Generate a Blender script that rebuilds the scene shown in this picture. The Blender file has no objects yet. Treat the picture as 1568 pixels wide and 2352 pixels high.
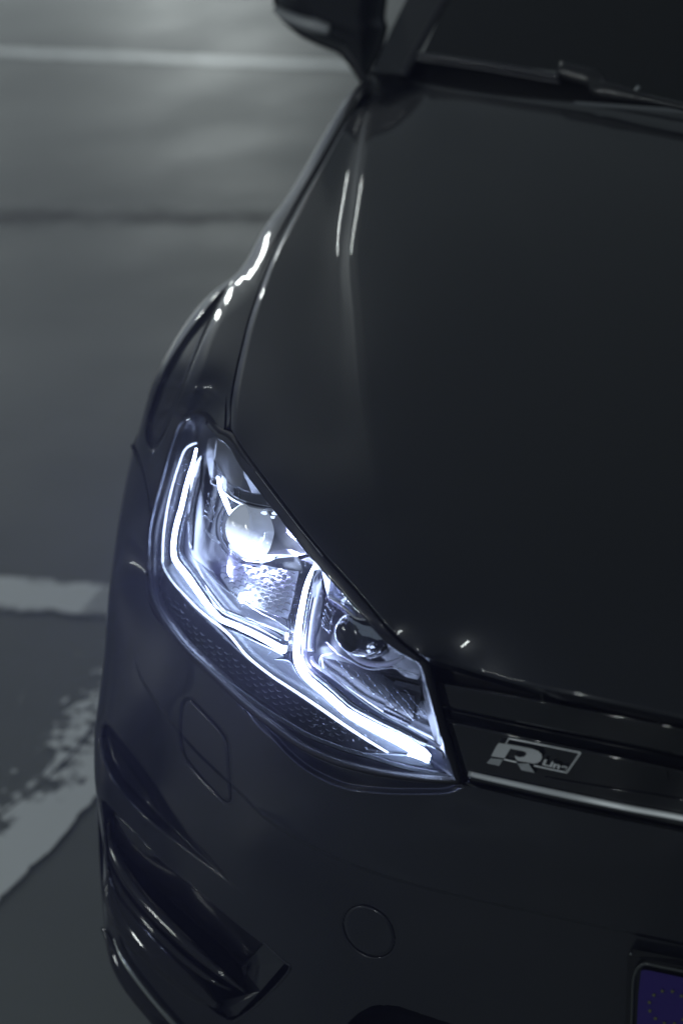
import bpy, math, random
import numpy as np
from mathutils import Matrix, Vector
from mathutils.geometry import tessellate_polygon

# ------------------------------------------------------------------ camera
SC = bpy.context.scene
COL = SC.collection
CP = np.array([-0.108, -1.023, 1.512]); YAW, PITCH, ROLL = -0.326, 0.489, -0.118
FL = 3600.0; CX, CY = 784.0, 1176.0            # focal length in units of a 1568 x 2352 picture
_f = np.array([math.sin(YAW)*math.cos(PITCH), math.cos(YAW)*math.cos(PITCH), -math.sin(PITCH)])
_r0 = np.array([math.cos(YAW), -math.sin(YAW), 0.0]); _u0 = np.cross(_r0, _f)
RT = math.cos(ROLL)*_r0 + math.sin(ROLL)*_u0
UP = -math.sin(ROLL)*_r0 + math.cos(ROLL)*_u0
cam_d = bpy.data.cameras.new('camera'); cam = bpy.data.objects.new('camera', cam_d); COL.objects.link(cam)
cam.matrix_world = Matrix(((RT[0], UP[0], -_f[0], CP[0]), (RT[1], UP[1], -_f[1], CP[1]), (RT[2], UP[2], -_f[2], CP[2]), (0, 0, 0, 1)))
cam_d.sensor_fit = 'VERTICAL'; cam_d.sensor_height = 36.0; cam_d.lens = FL/2352*36.0
cam_d.clip_start = 0.05; cam_d.clip_end = 200
cam_d.dof.use_dof = True; cam_d.dof.focus_distance = 1.50; cam_d.dof.aperture_fstop = 3.2
SC.camera = cam
SC.render.engine = 'CYCLES'
SC.cycles.max_bounces = 10; SC.cycles.transparent_max_bounces = 16
SC.view_settings.view_transform = 'Standard'; SC.view_settings.look = 'None'
SC.view_settings.exposure = 0.0; SC.view_settings.gamma = 1.0

# ------------------------------------------------------------------ garage light
world = bpy.data.worlds.new('World'); SC.world = world; world.use_nodes = True
world.node_tree.nodes['Background'].inputs[0].default_value = (0.80, 0.95, 1.0, 1)
world.node_tree.nodes['Background'].inputs[1].default_value = 0.085

def area(name, loc, target, sx, sy, power, col=(0.92, 1.0, 0.98)):
    l = bpy.data.lights.new(name, 'AREA'); l.shape = 'RECTANGLE'; l.size = sx; l.size_y = sy
    l.energy = power; l.color = col
    o = bpy.data.objects.new(name, l); COL.objects.link(o); o.location = loc
    d = Vector(target) - Vector(loc)
    o.rotation_euler = d.to_track_quat('-Z', 'Y').to_euler(); return o
# rows of tube lamps under the ceiling, running away to the back left of the car park
def lamp_row(x0, y0, dx, dy, n, gap, power, length=1.8, width=.16):
    for k in range(n):
        lx, ly = x0+dx*gap*k, y0+dy*gap*k
        o = area('fluorescent_lamp', (lx, ly, 3.0), (lx, ly, 0), width, length, power)
        o.rotation_euler = (0, 0, math.atan2(-dx, dy))
lamp_row(-5.4, 12.5, -.37, .93, 3, 5.0, 175, 4.6, .30)          # seen in the floor
lamp_row(-11.3, 13.5, -.62, .78, 3, 4.8, 120, 4.6, .065)         # streaks on bonnet edge and wing
lamp_row(-9.0, 12.0, -.50, .86, 2, 5.0, 160, 4.6, .30)
lamp_row(-8.6, -.6, 0.0, 1.0, 1, 2.4, 110, 3.0, .14)             # lamp out to the left
lamp_row(-2.5, -3.3, .2, 1, 1, 1, 46, 2.0, .08)                 # lamp behind the photographer's shoulder
lamp_row(-3.25, 5.0, .45, .9, 1, 1, 5, .9, .05)              # short tube over the front of the next bay

# ------------------------------------------------------------------ picture <-> space
def ray(u, v):
    u = np.asarray(u, float); v = np.asarray(v, float)
    return _f + ((u-CX)/FL)[..., None]*RT - ((v-CY)/FL)[..., None]*UP
def at_t(u, v, t): return CP + np.asarray(t, float)[..., None]*ray(u, v)
def tfor(u, v, ax, val):
    d = ray(u, v); i = 'xyz'.index(ax); return (val-CP[i])/d[..., i]
def proj(p):
    d = np.asarray(p, float)-CP; t = d@_f
    return CX+FL*(d@RT)/t, CY-FL*(d@UP)/t, t

# control points of the car's skin: picture position plus one coordinate in metres
CTRL = [
    # bonnet: crease, middle, right, far right
    (970,1508,'z',.752),(925,1370,'z',.800),(880,1200,'z',.832),(855,1055,'z',.855),(827,859,'z',.888),(812,640,'z',.925),(824,384,'z',.965),(858,176,'z',1.0),
    (319,999,'x',-.862),
    # lamp and bumper corner
    (460,945,'x',-.775),(340,1315,'x',-.825),(300,1180,'x',-.85),(270,1350,'x',-.848),(250,1500,'x',-.845),(235,1650,'x',-.84),(235,1800,'x',-.83),(255,1950,'x',-.832),(262,2160,'x',-.828),(360,2352,'x',-.780),
    (1057,1795,'y',.045),(560,1560,'y',.18),(750,1720,'y',.10),
    (1057,1900,'y',.030),(848,2138,'y',.035),(1000,2352,'y',.035),(700,2320,'y',.07),(560,1950,'y',.105),(500,1750,'y',.165),(420,1600,'y',.225),(420,2000,'y',.17),(350,1800,'y',.225),(500,2250,'y',.13),
    (1250,1960,'y',.0),(1568,1920,'y',-.02),(1568,2150,'y',-.025),(1465,2205,'y',-.02),(1568,2352,'y',-.02),(2100,2030,'y',-.034),(2100,2400,'y',-.034),(1250,2200,'y',.0),(1250,1700,'y',.020),(1568,1780,'y',-.005),(2100,1900,'y',-.022),
    (1000,2600,'y',.04),(1568,2600,'y',-.01),(500,2600,'y',.15),(2100,2650,'y',-.03),
]
# the middle of the bonnet: crowned towards the car's centre line
_HY = np.array([-.20,-.10,-.03,.03,.10,.18,.30,.45,.72,1.0,1.2]); _HZ = np.array([.700,.741,.772,.797,.822,.846,.873,.902,.948,.983,1.005])
def bonnet_z(x, y):
    xc = np.clip(.44+(y-.1)*.27, .42, .66); d = np.maximum(np.abs(x)-xc, 0)
    return np.interp(y, _HY, _HZ)-.09*x*x+.016-.50*d*d
def on_crown(u, v):
    lo, hi = .8, 5.0
    for _k in range(50):
        md = (lo+hi)/2; q = at_t(u, v, md)
        if q[2] > bonnet_z(q[0], q[1]): lo = md
        else: hi = md
    return (u, v, 'z', float(q[2]))
CROWN = [on_crown(u, v) for u, v in ((1250,1590),(1200,1450),(1200,1200),(1200,800),(1200,500),(1200,222),(1000,1300),(1000,900),(1000,500),(1400,1450),(1568,1650),(1568,1500),(1568,1300),(1568,900),(1568,500),(1568,251),(1850,1600),(1850,1000),(1850,400),(2100,1790),(2100,1500),(2100,900),(2100,330),
    (970,1508),(925,1370),(880,1200),(855,1055),(827,859),(812,640),(824,384),(858,176),(528,987),(555,799),(583,699),(631,575),(703,439),(785,294),(605,1093),(685,1198),(790,1322),(880,1425),(950,250),(1050,330),(900,400),(960,195),(700,900),(700,700),(760,1000),
    (475,679),(411,759),(351,871),(600,540),(675,425),(500,760),(440,900))]
EDGE = [on_crown(u, v) for u, v in ((1250,1750),(1568,1830),(1900,1900),(2100,1960))]
CTRL += CROWN
class Field:
    """thin plate through the control points, in the inverse of the distance (a plane stays a plane)"""
    def __init__(self, pts, lam=4e-3):
        self.u = np.array([c[0] for c in pts], float); self.v = np.array([c[1] for c in pts], float)
        t = np.array([tfor(c[0], c[1], c[2], c[3]) for c in pts]); n = len(pts); self.n = n
        A = np.zeros((n+3, n+3)); d2 = ((self.u[:, None]-self.u)**2+(self.v[:, None]-self.v)**2)/1e6
        A[:n, :n] = self.phi(d2)+np.eye(n)*lam
        A[:n, n] = 1; A[:n, n+1] = self.u/1e3; A[:n, n+2] = self.v/1e3; A[n:, :n] = A[:n, n:].T
        self.w = np.linalg.solve(A, np.r_[1/t, 0, 0, 0])
    @staticmethod
    def phi(r2): return 0.5*r2*np.log(r2+1e-9)
    def __call__(self, u, v):
        u = np.asarray(u, float); v = np.asarray(v, float); w = self.w; n = self.n
        s = w[n]+w[n+1]*u/1e3+w[n+2]*v/1e3
        for i in range(n): s = s+w[i]*self.phi(((u-self.u[i])**2+(v-self.v[i])**2)/1e6)
        return 1/s
T0 = Field(CTRL)
TB = Field(CROWN+EDGE+[(u, v, 'z', float(at_t(u, v, T0(u, v))[2])) for u, v in ((566,1041),(605,1093),(644,1144),(685,1198),(725,1249),(757,1286),(790,1322),(840,1378),(907,1457),(971,1507),(1000,1560),(700,1400),(560,1250))], 1e-3)
def polyd(u, v, poly, closed=False):
    """distance to a polyline, and which side of it"""
    P = np.array(poly, float)
    if closed: P = np.vstack([P, P[:1]])
    u = np.asarray(u, float); v = np.asarray(v, float)
    best = np.full(u.shape, 1e9); side = np.zeros(u.shape)
    for a, b in zip(P[:-1], P[1:]):
        e = b-a; L = (e@e)+1e-9
        s = np.clip(((u-a[0])*e[0]+(v-a[1])*e[1])/L, 0, 1)
        dx = u-a[0]-s*e[0]; dy = v-a[1]-s*e[1]; d = np.hypot(dx, dy)
        m = d < best-1e-6; best = np.where(m, d, best); side = np.where(m, np.sign(e[0]*dy-e[1]*dx), side)
    return best, side
def inside(u, v, poly):
    P = np.array(poly, float); r = np.zeros(np.shape(u), bool)
    for a, b in zip(P, np.roll(P, -1, 0)):
        c = ((a[1] > v) != (b[1] > v)) & (u < (b[0]-a[0])*(v-a[1])/(b[1]-a[1]+1e-12)+a[0]); r ^= c
    return r
def spl(pts, n):
    """smooth open curve through points, n samples evenly spaced"""
    P = np.array(pts, float); k = len(P)
    if k == 2: return P[0]+(P[1]-P[0])*np.linspace(0, 1, n)[:, None]
    Q = np.vstack([2*P[0]-P[1], P, 2*P[-1]-P[-2]]); out = []
    for i in range(k-1):
        p0, p1, p2, p3 = Q[i:i+4]; a = np.linalg.norm(p1-p0)**.5+1e-6; b = np.linalg.norm(p2-p1)**.5+1e-6; c = np.linalg.norm(p3-p2)**.5+1e-6
        m1 = (p2-p1)-(b/(a+b))*((p2-p0)) + (b/a)*(p1-p0)*(1) if False else b*((p1-p0)/a-(p2-p0)/(a+b)+(p2-p1)/b)
        m2 = b*((p2-p1)/b-(p3-p1)/(b+c)+(p3-p2)/c)
        s = np.linspace(0, 1, 16, endpoint=False)[:, None]
        out.append((2*s**3-3*s**2+1)*p1+(s**3-2*s**2+s)*m1+(-2*s**3+3*s**2)*p2+(s**3-s**2)*m2)
    O = np.vstack(out+[P[-1:]]); L = np.r_[0, np.cumsum(np.linalg.norm(np.diff(O, axis=0), axis=1))]
    x = np.linspace(0, L[-1], n); return np.stack([np.interp(x, L, O[:, j]) for j in range(O.shape[1])], 1)
SIL = [(865,165),(827,186),(785,240),(740,315),(680,416),(645,470),(603,525),(559,605),(539,630),(475,679),(411,759),(351,871),(319,985),(300,1050),(275,1180),(258,1300),(246,1400),(240,1500),(228,1600),(218,1680),(218,1790),(228,1870),(238,1950),(238,2080),(244,2170),(265,2240),(305,2300),(350,2352),(420,2430),(540,2560),(600,2640)]
SILS = spl(SIL, 120)
def T(u, v):
    t = T0(u, v); d, _ = polyd(u, v, SILS); w = 70+60*np.clip((v-1000)/200, 0, 1)
    x = np.clip(1-d/w, 0, 1); return t+0.055*(1-np.sqrt(np.clip(1-x**2, 0, 1)))
def P3(u, v, off=0.0): return at_t(u, v, T(u, v)+off)
def smooth01(x): x = np.clip(x, 0, 1); return x*x*(3-2*x)
# shoulder of the wing: a soft step down, then a long leaf-shaped hollow above the wheel arch
SHOULD = spl([(552,606),(531,660),(507,712),(475,775),(447,850),(418,925),(398,985)], 60)
LEAF = spl([(541,640),(516,659),(492,682),(462,722),(430,763),(396,815),(366,872),(345,930),(331,985),(336,1020),(352,1040),(376,1010),(396,960),(420,905),(446,838),(476,765),(508,700),(532,655),(541,640)], 90)
def wing_disp(u, v):
    d, s = polyd(u, v, SHOULD); sd = d*s
    w_ = 9+14*np.clip((v-600)/350, 0, 1); h = .016*smooth01((v-625)/230)*smooth01((1010-v)/110)
    x = np.clip(.5+sd/(2*w_), 0, 1)
    dl, _ = polyd(u, v, LEAF); xl = np.clip(dl/13, 0, 1)
    return h*x*x*(3-2*x)+np.where(inside(u, v, LEAF), .017*xl*xl*(3-2*xl), 0)

# ------------------------------------------------------------------ object helpers
def link(name, me, parent=None, mat=None, smooth=True):
    o = bpy.data.objects.new(name, me); COL.objects.link(o)
    if mat is not None: me.materials.append(mat)
    if smooth: me.polygons.foreach_set('use_smooth', [True]*len(me.polygons))
    if parent is not None: o.parent = parent
    return o
def mesh(name, V, F, parent=None, mat=None, smooth=True):
    me = bpy.data.meshes.new(name); me.from_pydata([tuple(map(float, p)) for p in V], [], F); me.update()
    return link(name, me, parent, mat, smooth)
def gridfaces(n, m, flip=False, o=0):
    F = []
    for i in range(n-1):
        for j in range(m-1):
            a = o+i*m+j; q = (a, a+1, a+m+1, a+m); F.append(q if flip else q[::-1])
    return F
def coons(top, bottom, left, right, n, m):
    """rows go top -> bottom (n), columns left -> right (m)"""
    A = spl(top, m); B = spl(bottom, m); C = spl(left, n); D = spl(right, n)
    s = np.linspace(0, 1, n)[:, None, None]; t = np.linspace(0, 1, m)[None, :, None]
    G = (1-s)*A[None]+s*B[None]+(1-t)*C[:, None]+t*D[:, None]
    G -= (1-s)*(1-t)*A[0]+(1-s)*t*A[-1]+s*(1-t)*B[0]+s*t*B[-1]
    return G
def border(n, m):
    r = [(0, j) for j in range(m)]+[(i, m-1) for i in range(1, n)]+[(n-1, j) for j in range(m-2, -1, -1)]+[(i, 0) for i in range(n-2, 0, -1)]
    return r
def skirted(name, X, parent, mat, inward, r=.0025, depth=.014):
    """X: n x m x 3 grid, gets a rolled edge along its whole border; inward: function point->unit vector"""
    n, m = X.shape[:2]; b = border(n, m); C = X.reshape(-1, 3)
    V = list(C); F = gridfaces(n, m); base = [i*m+j for i, j in b]; prev = base
    for du in ((.6*r, r), (0, depth)):
        s = len(V); 
        for k in base:
            V.append(C[k]+inward*du[1])
        cur = list(range(s, s+len(base)))
        for k in range(len(base)):
            k2 = (k+1) % len(base); F.append((prev[k], prev[k2], cur[k2], cur[k]))
        prev = cur
    return mesh(name, V, F, parent, mat)
def bar(name, path, w, h, off, mat, parent, tw=None, n=None, seg=8, sq=1.0, P=None, closed=False):
    """a rounded bar along a picture curve: w metres wide, h metres deep, off metres behind the skin"""
    pts = spl(path, n or max(8, len(path)*5)) if not closed else np.array(path, float)
    X = (P or P3)(pts[:, 0], pts[:, 1], off); k = len(X)
    if closed: tg = np.roll(X, -1, 0)-np.roll(X, 1, 0)
    else: tg = np.gradient(X, axis=0)
    tg /= np.linalg.norm(tg, axis=1)[:, None]+1e-12
    vw = CP-X; vw /= np.linalg.norm(vw, axis=1)[:, None]
    sd = np.cross(tg, vw); sd /= np.linalg.norm(sd, axis=1)[:, None]; nm = np.cross(sd, tg)
    W = np.full(k, w) if tw is None else np.interp(np.linspace(0, 1, k), np.linspace(0, 1, len(tw)), tw)*w
    V = []
    for j in range(k):
        for a in range(seg):
            an = 2*math.pi*(a+.5)/seg; ca, sa = math.cos(an), math.sin(an)
            ca = math.copysign(abs(ca)**sq, ca); sa = math.copysign(abs(sa)**sq, sa)
            V.append(X[j]+sd[j]*ca*W[j]/2+nm[j]*sa*h/2)
    F = []
    for j in range(k if closed else k-1):
        j2 = (j+1) % k
        for a in range(seg): a2 = (a+1) % seg; F.append((j*seg+a, j2*seg+a, j2*seg+a2, j*seg+a2))
    if not closed: F += [tuple(range(seg)), tuple(range(k*seg-1, (k-1)*seg-1, -1))]
    return mesh(name, V, F, parent, mat)
def slab(name, poly, off, th, mat, parent, P=None, smooth=False):
    """a solid piece with a traced outline; off may be one number or one per corner"""
    p = np.array(poly, float); X = (P or P3)(p[:, 0], p[:, 1], np.array(off) if np.ndim(off) else np.full(len(p), float(off)))
    back = (P or P3)(p[:, 0], p[:, 1], (np.array(off) if np.ndim(off) else np.full(len(p), float(off)))+th)
    k = len(p); V = list(X)+list(back)
    tri = tessellate_polygon([[Vector((a, b, 0)) for a, b in p]])
    F = [tuple(t) for t in tri]+[tuple(k+i for i in t[::-1]) for t in tri]+[(i, (i+1) % k, k+(i+1) % k, k+i) for i in range(k)]
    o = mesh(name, V, F, parent, mat, smooth)
    import bmesh
    bm = bmesh.new(); bm.from_mesh(o.data); bmesh.ops.recalc_face_normals(bm, faces=bm.faces); bm.to_mesh(o.data); bm.free()
    return o
def plane_at(ax, val):
    return lambda u, v, off=0.0: at_t(u, v, tfor(u, v, ax, val)+off)
def ngrid(X):
    du = np.gradient(X, axis=1); dv = np.gradient(X, axis=0); N = np.cross(du, dv)
    return N/(np.linalg.norm(N, axis=2)[..., None]+1e-12)

# ------------------------------------------------------------------ materials
def mat(name, col, rough=.5, metal=0, coat=0, spec=.5, **k):
    m = bpy.data.materials.new(name); m.use_nodes = True; b = m.node_tree.nodes['Principled BSDF']
    b.inputs['Base Color'].default_value = (*col, 1); b.inputs['Roughness'].default_value = rough
    b.inputs['Metallic'].default_value = metal; b.inputs['Coat Weight'].default_value = coat; b.inputs['Coat Roughness'].default_value = .03
    b.inputs['Specular IOR Level'].default_value = spec
    return m
def emis(name, col, s):
    m = bpy.data.materials.new(name); m.use_nodes = True; b = m.node_tree.nodes['Principled BSDF']
    b.inputs['Base Color'].default_value = (.8, .8, .8, 1); b.inputs['Emission Color'].default_value = (*col, 1); b.inputs['Emission Strength'].default_value = s
    return m
def nd(m, t, **k):
    n = m.node_tree.nodes.new(t)
    for a, b in k.items():
        if a in n.inputs: n.inputs[a].default_value = b
        else: setattr(n, a, b)
    return n
PAINT = mat('dark_grey_paint', (.013, .0145, .020), .38, .2, 1.0, .4)
GLOSS = mat('black_gloss_trim', (.006, .006, .007), .12, 0, 1.0, .5)
BLACK = mat('black_plastic', (.008, .008, .009), .5)
VOID = mat('deep_black', (.002, .002, .002), .9, 0, 0, .1)
CHROME = mat('chrome', (.55, .57, .6), .12, 1)
SATIN = mat('satin_chrome', (.66, .68, .70), .36, .7)

# ------------------------------------------------------------------ the car
def empty(name, label, cat, loc=(0, 0, 0), parent=None):
    o = bpy.data.objects.new(name, None); COL.objects.link(o); o.location = loc
    if parent is not None: o.parent = parent
    if label: o['label'] = label
    if cat: o['category'] = cat
    return o
car = empty('parked_car', 'dark grey hatchback seen from above its lit front headlight', 'car')
IN = np.array([.25, .55, -.8]); IN /= np.linalg.norm(IN)

SHUT = [(860,172),(822,232),(785,294),(747,362),(703,439),(675,491),(631,575),(606,637),(583,699),(567,750),(555,799),(541,860),(531,919),(527,985)]
CREASE = [(866,172),(850,225),(840,282),(824,384),(814,480),(805,564),(799,527+55),(806,640),(815,719),(827,859),(840,960),(855,1055),(880,1200),(905,1300),(928,1380),(960,1480),(971,1507)]
CREASE = [p for p in CREASE if p != (799, 582)]
LTOP = [(527,985),(566,1041),(605,1093),(644,1144),(685,1198),(725,1249),(757,1286),(790,1322),(840,1378),(907,1457),(971,1507)]
def lift(G, off=0.0): return P3(G[..., 0], G[..., 1], off)

def bonnet_t(u, v): return TB(u, v)
# bonnet: side facet and main panel in one mesh, crease between
n1, m1, m2 = 130, 26, 70  # rows, columns of the two panels
def bonnet():
    top = [(862,172),(866,172)]
    shut = [(u+2.5, v) for u, v in SHUT]; shut[-1] = (530, 985)
    G1 = coons(top, [(530,985)]+LTOP[1:], shut, CREASE, n1, m1)
    rear = [(866,172),(904,165),(936,179),(981,190),(1109,211),(1301,230.5),(1568,251),(1850,285),(2200,352)]
    front = [(971,1507),(1090,1543),(1178,1567),(1330,1598),(1478,1630),(1568,1650),(1850,1725),(2200,1807)]
    G2 = coons(rear, front, CREASE, [(2200,352),(2200,822),(2200,1322),(2200,1807)], n1, m2)
    G = np.concatenate([G1, G2[:, 1:]], 1); X = at_t(G[..., 0], G[..., 1], bonnet_t(G[..., 0], G[..., 1]))
    # the facet beside the crease falls away a little
    k = np.zeros(X.shape[:2]); s = np.linspace(0, 1, m1)
    fall = np.sin(math.pi*np.linspace(0, 1, n1))**.8
    q_ = 1-s; k[:, :m1] = fall[:, None]*(.028*q_*(1-q_)*(1+.6*(1-q_)))[None]
    X = X+IN*k[..., None]*np.array([.2, .2, 1.])
    # front edge rolls under
    return skirted('bonnet', X, car, PAINT, IN, .003, .02)
bonnet()

# wing (fender) with a hidden flank
def flank(X, edgecol=0):
    """adds rows running down behind the silhouette"""
    E = X[:, edgecol]; rows = []
    for dx, dy, dz in ((.000, .012, -.012), (.006, .03, -.05), (.02, .06, -.13), (.03, .08, -.26), (.05, .10, -.42)):
        R = E+np.array([dx, dy, dz]); R[:, 2] = np.maximum(R[:, 2], .16); rows.append(R[:, None])
    return np.concatenate(rows[::-1]+[X], 1)
def wing():
    outer = [p for p in SIL if p[1] <= 985][1:]+[(307, 1020)]
    inner = [(858,176)]+[(u-2.5, v) for u, v in SHUT[1:-1]]+[(524,980),(507,984),(490,962),(473,946),(452,943),(434,945),(414,963),(402,985),(385,1035),(366,1105),(348,1172)]
    G = coons([(835,180),(858,176)], [(307,1020),(318,1045),(330,1083),(340,1128),(348,1172)], [(835,180)]+outer[1:], inner, 240, 110)
    X = flank(lift(G)+0); W_ = lift(G, wing_disp(G[..., 0], G[..., 1])); X = flank(W_); return skirted('wing', X, car, PAINT, IN, .003, .02)
wing()

# ------------------------------------------------------------------ bumper
SCOOP = [(223,1696),(228,1668),(245,1651),(266,1670),(306,1724),(360,1800),(396,1858),(440,1916),(512,1999),(559,2053),(591,2083),(640,2125),(674,2143),(610,2100),(555,2056),(512,2021),(440,1966),(357,1900),(306,1852),(259,1796),(234,1750)]
INTK = [(231,1833),(246,1841),(282,1877),(318,1916),(361,1963),(404,1999),(458,2046),(505,2085),(548,2121),(606,2165),(652,2208),(667,2219),(664,2230),(652,2246),(602,2298),(560,2333),(540,2344),(524,2345),(498,2330),(404,2251),(332,2172),(274,2093),(253,2042),(242,1963),(238,1891)]
LOWI = [(770,2400),(794,2352),(806,2338),(825,2322),(846,2311),(867,2306),(919,2311),(987,2334),(1044,2352),(1250,2405),(1568,2460),(1568,2560),(850,2560),(780,2460)]
LINE = [(302,1422),(306,1480),(313,1522),(331,1566),(378,1634),(416,1683),(450,1722),(493,1764),(548,1815),(620,1884),(714,1941),(753,1960),(805,1983),(909,2019),(1065,2058),(1273,2103),(1356,2121),(1481,2147),(1568,2165),(1850,2230),(2200,2312)]
LOW_LENS = [(389,1455),(425,1500),(500,1570),(560,1625),(627,1678),(683,1719),(767,1758),(879,1786),(991,1800),(1056,1803)]
LEDGE = [(560,1632),(590,1668),(627,1702),(655,1732),(697,1768),(745,1795),(795,1814),(879,1824),(960,1826),(1033,1823),(1066,1808)]
def smooth01(x): x = np.clip(x, 0, 1); return x*x*(3-2*x)
WASH = [(0+.36*a, 1191.7+.36*b) for a, b in ((1210,1155),(1190,1160),(1172,1190),(1160,1300),(1163,1440),(1178,1510),(1205,1560),(1300,1670),(1430,1795),(1455,1808),(1475,1795),(1470,1700),(1462,1560),(1452,1450),(1440,1400),(1400,1340),(1330,1265),(1250,1180),(1230,1160))]
WASH_RING = spl(WASH+WASH[:1], 70)[:-1]
TOW_RING = [(848+59*math.cos(2*math.pi*i/64), 2138+59.5*math.sin(2*math.pi*i/64+.29)) for i in range(64)]
def bumper_disp(u, v):
    D = np.zeros_like(u)
    # recess of the side scoop
    d, _ = polyd(u, v, SCOOP, True); i = inside(u, v, SCOOP)
    D += np.where(i, .026*smooth01(d/30), 0)
    # everything below the character line sits further in
    d, s = polyd(u, v, spl(LINE, 90)); below = s > 0
    fade = smooth01((u-300)/80)
    D += np.where(below, .0048*smooth01(d/6)*np.exp(-d/130), -.0022*np.exp(-d/22))*fade
    # ledge under the lamp
    lp = [(540,1607)]+LOW_LENS[3:]+LEDGE[::-1]
    d, _ = polyd(u, v, spl(LEDGE, 40)); i = inside(u, v, lp)
    D += np.where(i, .020*smooth01(d/16), 0)
    for ring in (WASH_RING, TOW_RING):
        d, _ = polyd(u, v, ring, True); D += .0030*np.exp(-(d/3.4)**2)
    # soft facet rising from the low scoop tip to the tow cover
    return D
def bumper():
    top = [(307,1026),(318,1053),(329,1090),(339,1132),(344,1180)]+[(338,1245),(334,1315),(340,1371),(354,1412)]+LOW_LENS+[(1068,1804),(1250,1846),(1400,1878),(1568,1912),(1850,1975),(2200,2052)]
    left = [(307,1026)]+[p for p in SIL if p[1] > 1030]
    bottom = [(600,2640),(1000,2640),(1600,2640),(2200,2662)]
    n, m = 440, 560
    A = spl(top, m); 
    G = coons(top, bottom, left, [(2200,2052),(2200,2322),(2200,2662)], n, m)
    t = T(G[..., 0], G[..., 1])+bumper_disp(G[..., 0], G[..., 1])
    X = at_t(G[..., 0], G[..., 1], t)
    hole = inside(G[..., 0], G[..., 1], INTK) | inside(G[..., 0], G[..., 1], LOWI)
    V = list(X.reshape(-1, 3)); F = []
    h = hole
    cell = h[:-1, :-1] & h[1:, :-1] & h[:-1, 1:] & h[1:, 1:]
    for i in range(n-1):
        for j in range(m-1):
            if not cell[i, j]:
                a = i*m+j; F.append((a, a+m, a+m+1, a+1))
    # hidden flank behind the silhouette, and a rolled top edge
    o = len(V); rows = [X[:, 0]]
    for dx, dy, dz in ((.0, .012, -.01), (.006, .03, -.03), (.02, .07, -.07), (.03, .12, -.12), (.04, .20, -.16)):
        R = X[:, 0]+np.array([dx, dy, dz]); R[:, 2] = np.maximum(R[:, 2], .15); rows.append(R)
    K = np.stack(rows, 1); V += list(K.reshape(-1, 3)); F += gridfaces(n, 6, True, o)
    o = len(V); E = X[0]
    V += list(E)+list(E+IN*.003+np.array([0, .001, 0]))+list(E+IN*.03); F += gridfaces(3, m, False, o)[::1]
    return mesh('bumper', V, F, car, PAINT)
bump = bumper()
def PB(u, v, off=0.0):
    u = np.asarray(u, float); v = np.asarray(v, float); return at_t(u, v, T(u, v)+bumper_disp(u, v)+off)
def cv_(ox, oy, k):
    return lambda *p: [(ox+k*a, oy+k*b) for a, b in p]
K1 = cv_(313.6, 909.4, .28); K2 = cv_(627.2, 1254.4, .28); K3 = cv_(1003.5, 1473.9, .36); K4 = cv_(188.2, 1818.9, .36)
K5 = cv_(752.6, 1881.6, .52); K6 = cv_(564.5, 0, .64); KM = cv_(564.5, 0, .32); KP = cv_(489.2, 1034.9, .16); KQ = cv_(658.6, 1254.4, .20)
KB = cv_(1097.6, 1680.9, .16); KN = cv_(1411, 2132.5, .10); K7 = cv_(0, 1191.7, .36)
def sheet(name, top, bottom, left, right, n, m, off, mt, parent, P=None, depth=.01, fn=None):
    G = coons(top, bottom, left, right, n, m)
    o = off if fn is None else off+fn(G[..., 0], G[..., 1])
    return skirted(name, (P or P3)(G[..., 0], G[..., 1], o), parent, mt, IN, .0015, depth)
def join(name, objs, parent, stuff=False):
    V = []; F = []; mt = objs[0].data.materials[0]
    for o in objs:
        s = len(V); V += [tuple(v.co) for v in o.data.vertices]; F += [tuple(s+i for i in p.vertices) for p in o.data.polygons]
        me = o.data; bpy.data.objects.remove(o); bpy.data.meshes.remove(me)
    r = mesh(name, V, F, parent, mt, False)
    if stuff: r['kind'] = 'stuff'
    return r

# dark liner under the panel gaps
def liner(name, path, w, off, parent=car):
    return bar(name, path, w, .004, off, VOID, parent, sq=.4)
liner('panel_gap', SHUT[1:], .012, .014)
liner('panel_gap', [(307,1023),(318,1049),(330,1086),(340,1130),(346,1176)], .007, .010)

# ------------------------------------------------------------------ headlight
BEAM = 16
lamp = empty('headlight', None, None, (0, 0, 0), car)
lamp['label'] = 'lit headlight with two glowing white light strips and round projector lenses'
L_LEFT = [(474,952),(452,948),(434,952),(420,967),(409,986),(392,1036),(373,1105),(354,1175),(346,1215),(343,1262),(342,1318)]
L_BOT = [(342,1318),(347,1366),(361,1404),(391,1449),(428,1494),(503,1563),(562,1618),(628,1669),(684,1709),(768,1748),(879,1776),(990,1790),(1054,1794)]
L_TOP = [(474,952),(508,990),(530,1001),(563,1048),(602,1100),(641,1151),(682,1205),(722,1256),(754,1293),(787,1329),(837,1385),(904,1464),(963,1513)]
L_RIGHT = [(963,1513),(975,1526),(990,1577),(1017,1674),(1040,1745),(1054,1794)]
RING = spl(L_TOP, 60).tolist()+spl(L_RIGHT, 20).tolist()[1:]+spl(L_BOT[::-1], 60).tolist()[1:]+spl(L_LEFT[::-1], 40).tolist()[1:-1]

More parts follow.
